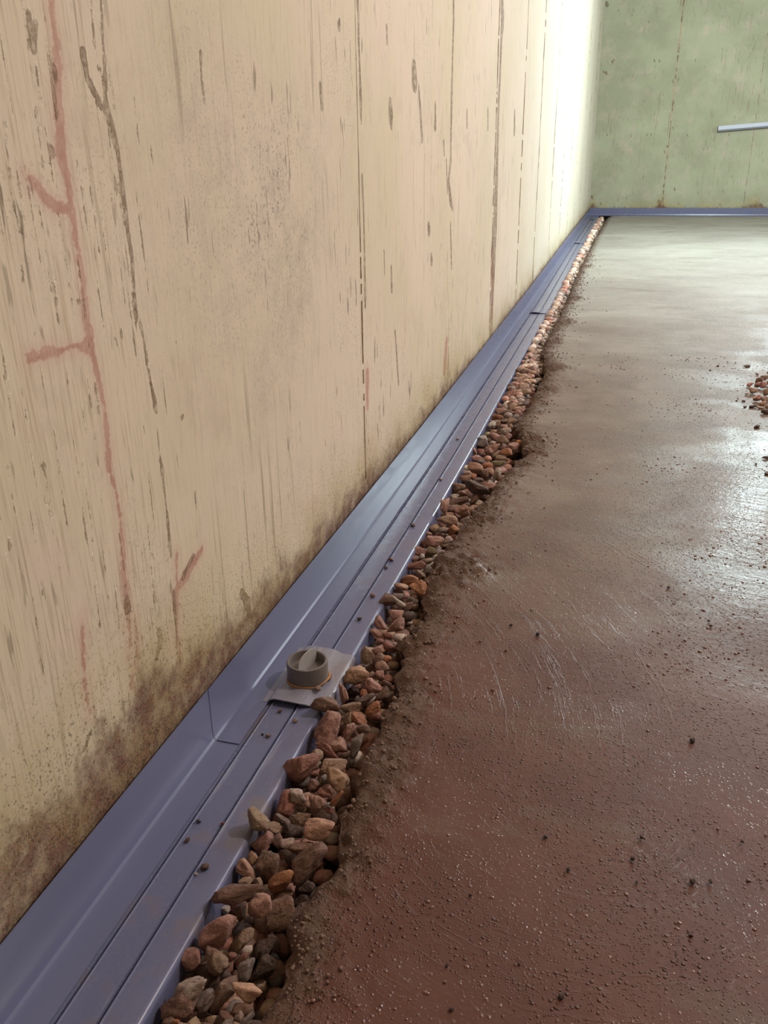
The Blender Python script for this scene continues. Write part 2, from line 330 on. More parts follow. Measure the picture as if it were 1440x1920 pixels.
# ------------------------------------------------------------------ wall_left
ys = np.concatenate([np.arange(FRONT, .3, .05), np.arange(.3, 2.2, .003), np.arange(2.2, 3.6, .006), np.arange(3.6, BACK, .03), [BACK]])
zs = np.concatenate([[-.15, -.05], np.arange(0, .9, .0055), np.arange(.9, TOP, .03), [TOP]])
YY, ZZ = np.meshgrid(ys, zs, indexing='ij')
XX = flx(YY)-WALLGAP+.0012*vnoise(YY*3, ZZ*3, 5)
Vw = np.stack([XX, YY, ZZ], -1).reshape(-1, 3)
wall = grid_mesh('wall_left', Vw, len(ys), len(zs), M_wall, flip=False); tag(wall, kind='structure')
P2 = Vw[:, 1:]
near = P2[:, 0] < 4.2
def fld(paths):
    d = np.full(len(P2), 1.); segs = [s for p in paths for s in poly(p)]
    d[near] = seg_field(P2[near], segs); return d
attr(wall, 'pink', fld(pinkp)); attr(wall, 'brown', fld(brownp))
attr(wall, 'mould', P2[:, 1]-mould_h(P2[:, 0])+.004+.014*np.clip((P2[:, 0]-.62)/.3, 0, 1)-.012*np.clip(vnoise(P2[:, 0]*9, P2[:, 0]*0, 77), 0, 1))
g = np.exp(-((P2[:, 0]-.98)/.24)**2-((P2[:, 1]-.5)/.20)**2)*.9+np.exp(-((P2[:, 0]-.85)/.10)**2-((P2[:, 1]-.66)/.09)**2)*.5
attr(wall, 'grey', np.clip(g*(.75+.5*vnoise(P2[:, 0]*14, P2[:, 1]*14, 2)), 0, 1))

def fin(name, pts, wid, parent, normal, seed, up=.0016, step=.012, skip=.0, half=1.):
    """irregular raised fin of cement left where two form panels met; pts = (y or x, z)"""
    r = random.Random(seed); V = []; Fc = []; z = pts[0][1]; zt = pts[1][1]; k = 0; on = True
    while z < zt:
        tt = (z-pts[0][1])/(zt-pts[0][1]); a = pts[0][0]+(pts[1][0]-pts[0][0])*tt
        wv = wid*(.35+.65*abs(vnoise(np.array([z*30]), np.array([seed*3.3]), seed)[0]))+wid*.35*r.random()
        off = wid*.25*vnoise(np.array([z*12]), np.array([1.5]), seed)[0]
        o = len(V)
        for (s, h) in ((-.5, 0), (-.25, up*r.uniform(.5, 1)), (.3*r.uniform(.6, 1.2), up*r.uniform(.5, 1)), (.5+.3*r.random(), 0)):
            c = a+off+s*wv
            if normal == 'x': V.append((flx(c)-WALLGAP+h+.0006*(h > 0)-.0008, c, z))
            else: V.append((c, BACK-h+.0008, z))
        if k and r.random() > skip:
            for j in range(3): Fc.append((o-4+j, o-3+j, o+1+j, o+j))
        z += step*r.uniform(.7, 1.3); k += 1
    o_ = mesh(name, V, Fc, M_fin, parent, True); return o_
for i, (y, wid, skip) in enumerate([(1.325, .0024, .12), (2.033, .0045, .12), (2.70, .016, .08), (3.36, .008, .12), (3.97, .018, .06), (4.75, .012, .1), (5.5, .008, .2), (6.2, .008, .3), (6.9, .01, .3), (7.6, .01, .3), (8.3, .01, .3), (9.0, .01, .3)]):
    fin('form_seam', [(y, .085), (y, 2.3)], wid, wall, 'x', i+1, up=.0012 if i < 2 else .002, step=.008 if i < 3 else .02, skip=skip)

# ------------------------------------------------------------------ wall_back
xs = np.concatenate([np.arange(-.47, 1.7, .012), np.arange(1.7, RIGHT+.05, .1)]); zs = np.concatenate([[-.1], np.arange(0, 2.1, .012), [2.25, TOP]])
XG, ZG = np.meshgrid(xs, zs, indexing='ij')
Vb = np.stack([XG, np.full_like(XG, BACK), ZG], -1).reshape(-1, 3)
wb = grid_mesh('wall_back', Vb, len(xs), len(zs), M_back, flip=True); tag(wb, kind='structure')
P2 = Vb[:, [0, 2]]
marks = [[(u-.5, v-2, r*.65), (u+.5, v+2, r*.65)] for (u, v, r) in [(1148, 116, 2.4), (1151, 112, 2), (1227, 114, 2.2), (1236, 114, 2.0), (1304, 114, 1.6), (1385, 112, 1.2), (1138, 253, 1.6), (1213, 252, 1.6), (1221, 252, 1.6), (1288, 253, 1.5), (1367, 253, 1.5), (1138, 8, 5), (1132, 135, 2), (1137, 137, 3), (1265, 355, 2.5), (1272, 382, 2), (1350, 384, 2), (1110, 370, 3.5), (1126, 382, 2), (1236, 380, 6), (1427, 385, 3), (1416, 384, 2), (1338, 43, 1.5), (1217, 42, 1.5), (1262, 153, 1.8), (1262, 240, 1.8), (1251, 275, 1.8), (1246, 285, 2), (1185, 28, 1.5), (1160, 20, 1.5)]]
segs = [s for p in marks for s in poly(p, BACK, 1, (0, 2))]
attr(wb, 'brown', seg_field(P2, segs)); attr(wb, 'pink', np.ones(len(P2)))
attr(wb, 'mould', P2[:, 1]-.055-.06*np.exp(-((P2[:, 0]-.27)/.05)**2)-.05*np.exp(-((P2[:, 0]-1.15)/.1)**2)-.05*np.exp(-((P2[:, 0]+.4)/.03)**2)); attr(wb, 'grey', np.full(len(P2), .25))
for i, (x, wd, skip) in enumerate([(.277, .022, .12), (1.045, .009, .3), (1.8, .01, .3), (2.55, .01, .3), (3.3, .01, .3)]):
    fin('form_seam', [(x, .09), (x+.004, 2.36)], wd*.7, wb, 'y', 40+i, up=.003, step=.02, skip=skip*.3)

def box(name, lo, hi, mat, parent=None):
    (x0, y0, z0), (x1, y1, z1) = lo, hi
    V = [(x, y, z) for x in (x0, x1) for y in (y0, y1) for z in (z0, z1)]
    Fc = [(0, 1, 3, 2), (4, 6, 7, 5), (0, 4, 5, 1), (2, 3, 7, 6), (0, 2, 6, 4), (1, 5, 7, 3)]
    return mesh(name, V, Fc, mat, parent)
tag(box('wall_right', (RIGHT, FRONT, -.15), (RIGHT+.2, BACK, TOP), M_plain), kind='structure')
tag(box('wall_front', (-.6, FRONT-.2, -.15), (RIGHT+.2, FRONT, TOP), M_plain), kind='structure')
tag(box('ceiling', (-.62, FRONT-.2, TOP), (RIGHT+.2, BACK+.2, TOP+.1), M_ceil), kind='structure')

# ------------------------------------------------------------------ floor slab with its broken edge
EP = np.array([[-1.5, -.215], [.30, -.22], [.4003, -.2184], [.4335, -.2146], [.472, -.213], [.4874, -.2266], [.54, -.218], [.5782, -.2089], [.6178, -.2217], [.66, -.226], [.7339, -.2286], [.7549, -.2222], [.8396, -.2226], [.90, -.238], [.9588, -.2534], [1.0087, -.2282], [1.0693, -.2381], [1.116, -.2568], [1.2116, -.2526], [1.3701, -.2384], [1.581, -.2131], [1.7737, -.178], [1.8847, -.2031], [2.0103, -.225], [2.27, -.2075], [2.5884, -.2091], [2.8985, -.2472], [3.4095, -.2455], [3.9516, -.2438], [4.8969, -.2548], [6.0214, -.2542], [7.2431, -.2535], [9.2, -.235], [9.44, -.213]])
def edge_x(y):
    y = np.asarray(y, float)
    return np.interp(y, EP[:, 0], EP[:, 1])+.005*vnoise(y*45, y*0+3, 1)+.003*vnoise(y*130, y*0+8, 2)+.004*vnoise(y*14, y*0+1, 3)
ys = np.concatenate([np.arange(FRONT, .28, .05), np.arange(.28, 2.2, .004), np.arange(2.2, 4.2, .012), np.arange(4.2, 9.44, .035), [9.445]])
us = np.concatenate([np.arange(0, .10, .004), .10+np.cumsum(.004*1.06**np.arange(62))]); us = us[us < 4.4]; us = np.append(us, 4.75)
down = [(.012, -.16), (.010, -.10), (.008, -.06), (.004, -.035), (.001, -.018), (0., -.008)]
ex = edge_x(ys); nc = len(down)+len(us)
V = np.zeros((len(ys), nc, 3))
for j, (dx, z) in enumerate(down):
    V[:, j, 0] = ex+dx+.006*vnoise(ys*60, np.full_like(ys, j*.7), 4)-.002; V[:, j, 2] = z+.004*vnoise(ys*50, np.full_like(ys, j*1.1), 6)
heaps = [(u, v, s, h) for (u, v, s, h) in [(700, 1435, .035, .010), (735, 1330, .03, .008), (850, 1065, .05, .014), (820, 1085, .03, .010), (905, 970, .035, .007), (985, 825, .045, .012), (1000, 845, .03, .008), (790, 1190, .03, .008), (560, 1760, .02, .006), (1060, 605, .06, .012), (1040, 690, .05, .010), (1030, 640, .06, .010), (1015, 730, .05, .008), (1075, 560, .06, .012), (1095, 500, .07, .012), (640, 1500, .02, .006)]]
hp = [(at(u, v)[0], at(u, v)[1], s, h) for u, v, s, h in heaps]
for j, u in enumerate(us):
    k = len(down)+j
    x = np.minimum(ex+u, RIGHT) if u < 4 else np.full_like(ys, RIGHT)
    fall = math.exp(-u/.03)
    z = -.009*math.exp(-u/.008)+fall*(.0035*vnoise(x*70, ys*70, 7)+.0025*vnoise(x*160, ys*160, 8))+.0012*(1-math.exp(-u/.05))*vnoise(x*6, ys*6, 9)+.002*math.exp(-u/.06)*vnoise(x*30, ys*30, 12)
    for (hx, hy, s, h) in hp:
        gss = np.exp(-((x-hx)/s)**2-((ys-hy)/s)**2); z = z+h*gss*(.55+.6*vnoise(x*85, ys*85, 10)+.35*vnoise(x*200, ys*200, 11))
    V[:, k, 0] = x; V[:, k, 2] = z
V[:, :, 1] = ys[:, None]
fl = grid_mesh('floor', V.reshape(-1, 3), len(ys), nc, M_floor, flip=True); tag(fl, kind='structure')
ed = np.concatenate([np.full(len(down), -.02), us])[None].repeat(len(ys), 0)
for (hx, hy, s, h) in hp: ed = ed-.05*np.exp(-((V[:, :, 0]-hx)/(s*1.1))**2-((V[:, :, 1]-hy)/(s*1.1))**2)
attr(fl, 'edge', ed)
box('ground', (-.6, FRONT-.2, -.30), (RIGHT+.2, BACK+.2, -.15), M_soil)['kind'] = 'structure'
# loose soil at the bottom of the gravel trench
ys = np.arange(FRONT, 9.5, .02); V = np.array([[-.33+.17*j/8, y, -.075+.008*vnoise(np.array([y*25]), np.array([j*1.7]), 13)[0]] for y in ys for j in range(9)])
sb = grid_mesh('trench_soil', V, len(ys), 9, M_soil, flip=True); tag(sb, 'dark wet soil at the bottom of the gravel trench beside the drain', 'soil', kind='stuff')

# ------------------------------------------------------------------ drain channel lengths
def sweep(name, prof, y0, y1, mat, parent, dirt=0., base=None, thick=None, step=.05, jag0=0., smooth=True):
    base = base or flx; ys = np.unique(np.r_[np.arange(y0, y1, step), y1]); pr = np.array(prof)
    if thick:                                            # close the sheet into a thin solid
        tn = np.gradient(pr, axis=0); tn /= np.linalg.norm(tn, axis=1)[:, None]+1e-9
        pr = np.r_[pr, (pr+np.stack([tn[:, 1], -tn[:, 0]], 1)*thick)[::-1]]; pr = np.r_[pr, pr[:1]]
    V = np.zeros((len(ys), len(pr), 3))
    V[:, :, 0] = base(ys)[:, None]+pr[None, :, 0]; V[:, :, 1] = ys[:, None]; V[:, :, 2] = pr[None, :, 1]
    if jag0: V[0, :, 1] += jag0*vnoise(pr[:, 0]*150, pr[:, 1]*10, 21)
    o = grid_mesh(name, V.reshape(-1, 3), len(ys), len(pr), mat, parent, smooth, flip=True)
    if thick:                                            # end caps
        n = len(pr)-1; me = o.data; import bmesh
        bm = bmesh.new(); bm.from_mesh(me); bm.verts.ensure_lookup_table()
        h = n//2
        for r0 in (0, (len(ys)-1)*len(pr)):
            for a in range(h-1):
                try: bm.faces.new([bm.verts[r0+a], bm.verts[r0+a+1], bm.verts[r0+n-2-a], bm.verts[r0+n-1-a]])
                except ValueError: pass
        bm.to_mesh(me); bm.free()
    attr(o, 'dirt', np.full(len(o.data.vertices), dirt))
    o.data.set_sharp_from_angle(angle=math.radians(38 if mat is M_clip else 24))
    return o
def wavy_top(y): return .068+.0008*vnoise(np.array([y*6.]), np.array([0.]), 30)[0]
flange_prof = [(0, .068), (0, .020), (0, .010), (.0008, .0055), (.0028, .0028), (.006, .0018), (.018, .0016), (.0305, .0015)]
body_prof = [(.004, -.0010), (.0325, -.0006), (.0332, -.0042), (.0352, -.0042), (.0357, -.0002), (.045, 0), (.064, 0), (.0648, -.0040), (.0668, -.0040), (.0673, -.0002), (.08, 0), (.0925, 0)]+[(.0925+.0055*math.sin(math.radians(a)), -.0055+.0055*math.cos(math.radians(a))) for a in range(10, 91, 10)]+[(.0985, -.03), (.0990, -.07)]
rib = lambda c: [(c-.0011, -.0004), (c-.0009, .0012), (c-.0004, .0017), (c+.0004, .0017), (c+.0009, .0012), (c+.0011, -.0004)]
lens = [(-1.4, .858, -1.4, .712, 'nearest length of slate blue plastic perimeter drain at foot of left wall'),
        (.861, 3.575, .700, 3.362, 'second length of slate blue drain, beyond the round capped cleanout port'),
        (3.578, 6.53, 3.350, 6.268, 'third length of blue drain channel, between the two dark-edged coupling clips'),
        (6.533, 9.46, 6.256, 9.52, 'farthest length of blue drain channel running into the room corner')]
for i, (b0, b1, f0, f1, lab) in enumerate(lens):
    d = empty('drain_channel', (flx((b0+b1)/2), b0, 0)); tag(d, lab, 'drain channel', 'lengths of perimeter drain along the left wall')
    up = .0012*(i % 2)
    pf = [(x+up*.4, z+(up if x > .003 else 0)) for x, z in flange_prof]
    parts = [sweep('flange', pf, f0, f1, M_pvc, d, .0, thick=.0010), sweep('channel_body', body_prof, b0, b1, M_pvc, d, .8 if i == 0 else .45 if i == 1 else .15)]
    for c in (.0368, .0684): parts.append(sweep('rib', rib(c), b0, b1, M_pvc, d, .6 if i == 0 else .2))
    off = Vector(d.location)
    for p in parts: p.matrix_parent_inverse = Matrix.Translation(-off)
# short stub in the corner + cove flange along the back wall
d = empty('drain_flange', (0, BACK, 0)); tag(d, 'blue plastic flange strip running along the foot of the back wall', 'drain flange')
by = BACK-.010
V = []; prof = [(0, .072), (0, .012), (-.002, .004), (-.008, .0015), (-.10, .0012)]
for x in (-.424, RIGHT-.01):
    for (dy, z) in prof: V.append((x, by+dy, z))
n = len(prof); o = mesh('flange', V, [(j, j+1, n+j+1, n+j) for j in range(n-1)], M_pvc, d); attr(o, 'dirt', np.full(len(V), .2))
o.matrix_parent_inverse = Matrix.Translation(-Vector(d.location))
md = o.modifiers.new('thick', 'SOLIDIFY'); md.thickness = .0015; md.offset = 0
# sealing shadow gap: dark backing strip between flange top and wall is simply the open gap

# ------------------------------------------------------------------ coupling clips and cleanout port
def clip(y0, y1, label, big=False):
    c = empty('coupling_clip' if not big else 'cleanout_port', (flx(y0)+.06, (y0+y1)/2, 0))
    if big: prof = [(.024, .0030), (.030, .0032), (.0335, .0062), (.040, .0078), (.062, .0080), (.072, .0074), (.0775, .0052), (.082, .0030), (.088, .0024), (.0945, .0024), (.0985, .0012), (.1008, -.0015), (.1018, -.006), (.1024, -.03)]
    else: prof = [(.029, .0030), (.033, .0050), (.040, .0066), (.060, .0068), (.068, .0055), (.073, .0034), (.085, .0026), (.0955, .0024), (.0995, .0006), (.1012, -.003), (.1020, -.030)]
    s = sweep('saddle' if big else 'clip_sheet', prof, y0, y1, M_clip if big else M_pvc, c, .9 if big else .2, thick=.0014, step=.01 if big else .03, jag0=.004)
    s.matrix_parent_inverse = Matrix.Translation(-Vector(c.location)); return c
port = clip(.783, .905, '', True)
tag(port, 'grey drain cleanout port with round capped neck and upright finger grip', 'cleanout port')
for y0, y1, lab in [(3.535, 3.66, 'blue arched coupling clip nearer than the other clips, dark open edge, mid drain'), (6.49, 6.62, 'blue arched coupling clip further along the drain, near the overexposed wall'), (8.89, 9.02, 'small blue coupling clip at the drain end beside the room corner')]:
    tag(clip(y0, y1, lab), lab, 'coupling clip', 'coupling clips over the drain joints')
def lathe(name, prof, n, mat, parent, cx, cy, smooth=True, dirt=.5):
    V = []; Fc = []
    for (r, z) in prof:
        for k in range(n): a = 2*math.pi*k/n; V.append((cx+r*math.cos(a), cy+r*math.sin(a), z))
    for j in range(len(prof)-1):
        for k in range(n): Fc.append((j*n+k, j*n+(k+1) % n, (j+1)*n+(k+1) % n, (j+1)*n+k))
    Fc.append(tuple(range((len(prof)-1)*n, len(prof)*n)))
    o = mesh(name, V, Fc, mat, parent, smooth); o.data.set_sharp_from_angle(angle=math.radians(50)); attr(o, 'dirt', np.full(len(V), dirt))
    o.matrix_parent_inverse = Matrix.Translation(-Vector(port.location)); return o
pc = at(575, 1237, 2, .032); pcx, pcy = pc[0]+.0005, pc[1]; R0 = .0248
lathe('neck', [(R0-.0005, .004), (R0-.0005, .016), (R0-.003, .017)], 48, M_cap, port, pcx, pcy)
cap = lathe('cap', [(R0-.001, .0085), (R0+.0006, .009), (R0+.0006, .0295), (R0+.0001, .0315), (R0-.0012, .0320), (R0-.0028, .0316), (R0-.0034, .0300), (R0-.0036, .0225), (R0-.0046, .0212), (.012, .0210), (.003, .0210)], 64, M_cap, port, pcx, pcy)
# finger grip: a thin half-disc blade standing across the cup
V = []; ang = math.radians(78); ux, uy = math.cos(ang), math.sin(ang); nx_, ny_ = -uy, ux; Lg = R0-.0038
pts = [(-Lg, .0205), (-Lg, .0302)]+[(Lg*math.sin(a), .0302+.0125*math.cos(a)**.8) for a in [math.radians(q) for q in (-75, -55, -35, -15, 5, 25, 40)]]+[(Lg*.93, .0335), (Lg, .0302), (Lg, .0205)]
for s in (-1, 1):
    for (a, z) in pts:
        th = .0008+.0004*(1-(z-.021)/.02)
        V.append((pcx+ux*a+nx_*s*th, pcy+uy*a+ny_*s*th, z))
n = len(pts); Fc = [tuple(range(n))[::-1], tuple(range(n, 2*n))]+[(j, (j+1) % n, n+(j+1) % n, n+j) for j in range(n)]
o = mesh('finger_grip', V, Fc, M_grip, cap); attr(o, 'dirt', np.full(len(V), .1)); o['label'] = 'pale upright blade gripped to unscrew the cap'
# ring of rusty dirt round the neck
V = []; Fc = []; n = 60
for k in range(n):
    a = 2*math.pi*k/n; rr_ = R0+.0012+.0006*math.sin(5*a); tk = .0011+.0005*math.sin(3*a+1)
    for q in range(6):
        b = 2*math.pi*q/6; V.append((pcx+(rr_+tk*math.cos(b))*math.cos(a), pcy+(rr_+tk*math.cos(b))*math.sin(a), .0086+tk*math.sin(b)))
for k in range(n):
    for q in range(6): Fc.append((k*6+q, k*6+(q+1) % 6, ((k+1) % n)*6+(q+1) % 6, ((k+1) % n)*6+q))
o = mesh('dirt_ring', V, Fc, M_rust, port, True); o['label'] = 'orange rusty dirt ring under the cap'
o.matrix_parent_inverse = Matrix.Translation(-Vector(port.location))

# pale strip fixed to the back wall
a = at(1347, 240, 1, BACK-.05); b = at(1440, 232, 1, BACK-.05); sl = (b[2]-a[2])/(b[0]-a[0]); x1 = a[0]+2.2
d = empty('trunking_strip', (a[0], BACK, a[2]))
tag(d, 'pale blue-grey plastic strip sloping up to the right on the back wall', 'strip')
def bar(name, z0, z1, y0, y1, mat):
    V = [(x, y, a[2]+(x-a[0])*sl+z) for x in (a[0], x1) for y in (y0, y1) for z in (z0, z1)]
    o = mesh(name, V, [(0, 1, 3, 2), (4, 6, 7, 5), (0, 4, 5, 1), (2, 3, 7, 6), (0, 2, 6, 4), (1, 5, 7, 3)], mat, d)
    o.matrix_parent_inverse = Matrix.Translation(-Vector(d.location)); return o
bar('strip_face', -.018, .016, BACK-.05, BACK-.001, M_strip); bar('strip_under_shade', -.032, -.018, BACK-.046, BACK-.001, M_strip2)['label'] = 'dark grey painted shade beneath the strip'

# ------------------------------------------------------------------ stone templates
import bmesh
def ico(sub):
    bm = bmesh.new(); bmesh.ops.create_icosphere(bm, subdivisions=sub, radius=1)
    v = np.array([x.co[:] for x in bm.verts]); f = [tuple(q.index for q in p.verts) for p in bm.faces]; bm.free(); return v, f
ICO = {k: ico(k) for k in (1, 2, 3, 4)}
def stone_mesh(seed, sub, name='gravel_stone'):
    r = np.random.default_rng(seed); D, Fc = ICO[sub]; D = D/np.linalg.norm(D, axis=1)[:, None]
    n = r.normal(size=(12, 3)); n /= np.linalg.norm(n, axis=1)[:, None]; n = np.r_[n, [[0, 0, 1], [0, 0, -1]]]
    h = r.uniform(.50, .90, len(n)); h[-2:] = r.uniform(.6, .85, 2)
    dots = D@n.T; rad = np.where(dots > .05, h[None]/np.maximum(dots, .05), 9.)
    k = 34.; R = -np.log(np.exp(-k*np.minimum(rad, 4)).sum(1)+np.exp(-k*1.25))/k
    q = D*3+seed
    for a_, f_ in ((.06, .8), (.045, 1.9), (.02, 4.5)):
        R = R+a_*vnoise(q[:, 0]*f_+q[:, 2]*1.3*f_, q[:, 1]*f_-q[:, 2]*.7*f_, seed)
    V = D*R[:, None]; V -= (V.max(0)+V.min(0))/2; V /= (V.max(0)-V.min(0))      # unit box
    me = bpy.data.meshes.new(name); me.from_pydata(V.tolist(), [], Fc); me.shade_smooth(); me.materials.append(M_stone); return me
HI = [stone_mesh(100+i, 4) for i in range(14)]; MI = [stone_mesh(200+i, 3) for i in range(14)]; LO = [stone_mesh(300+i, 2) for i in range(12)]
C_ = dict(pink=(.50, .27, .205), red=(.38, .17, .12), tan=(.45, .30, .20), brown=(.26, .145, .10), dark=(.11, .062, .045), grey=(.29, .225, .19), pale=(.60, .47, .38), orange=(.50, .21, .10), white=(.74, .68, .60), peach=(.58, .34, .22), olive=(.30, .25, .12))
CN = dict(pink='dusty pink', red='red-brown', tan='tan', brown='brown', dark='dark brown', grey='greyish', pale='pale buff', orange='orange-brown', white='whitish', peach='light peach', olive='olive-tan')
camR, camU, camB = RM[:, 0], RM[:, 1], RM[:, 2]
stones = []
def put_stone(u, v, L, Wd, ang, col, z, group=None, hi=None, x=None):
    """stone seen at pixel (u,v), long axis L px and short axis Wd px at ang degrees"""
    p = at(u, v, 2, z); dist = np.linalg.norm(p-CAM); pxm = dist/ (F_/abs((RM.T@(p-CAM))[2])*dist) if False else abs((RM.T@(p-CAM))[2])/F_
    lm, wm = L*pxm, Wd*pxm; dm = min(lm, wm)*.85+.1*max(lm, wm)
    a = math.radians(ang); A = camR*math.cos(a)+camU*math.sin(a); B = -camR*math.sin(a)+camU*math.cos(a); N = np.cross(A, B)
    me = random.choice(HI if max(L, Wd) > 30 else (MI if max(L, Wd) > 14 else LO))
    o = bpy.data.objects.new('gravel_stone', me); COL.objects.link(o)
    flip = random.choice([(1, 1, 1), (-1, -1, 1), (1, -1, -1), (-1, 1, -1)])
    cols = [A*lm*flip[0], B*wm*flip[1], N*dm*flip[2]]
    o.matrix_world = Matrix([[cols[j][i] for j in range(3)]+[p[i]] for i in range(3)]+[[0, 0, 0, 1]])
    k = random.uniform(.98, 1.3); c = C_[col]; o.color = (c[0]*k, c[1]*k*random.uniform(.95, 1.06), c[2]*k, 1)
    stones.append(dict(o=o, u=u, v=v, L=max(L, Wd), asp=max(L, Wd)/min(L, Wd), col=col, p=p, r=(lm+wm)/4)); return o

OR = {1: (290, 1670), 2: (370, 1500), 3: (450, 1350), 4: (550, 1200), 5: (620, 1050), 6: (720, 900), 7: (820, 740)}
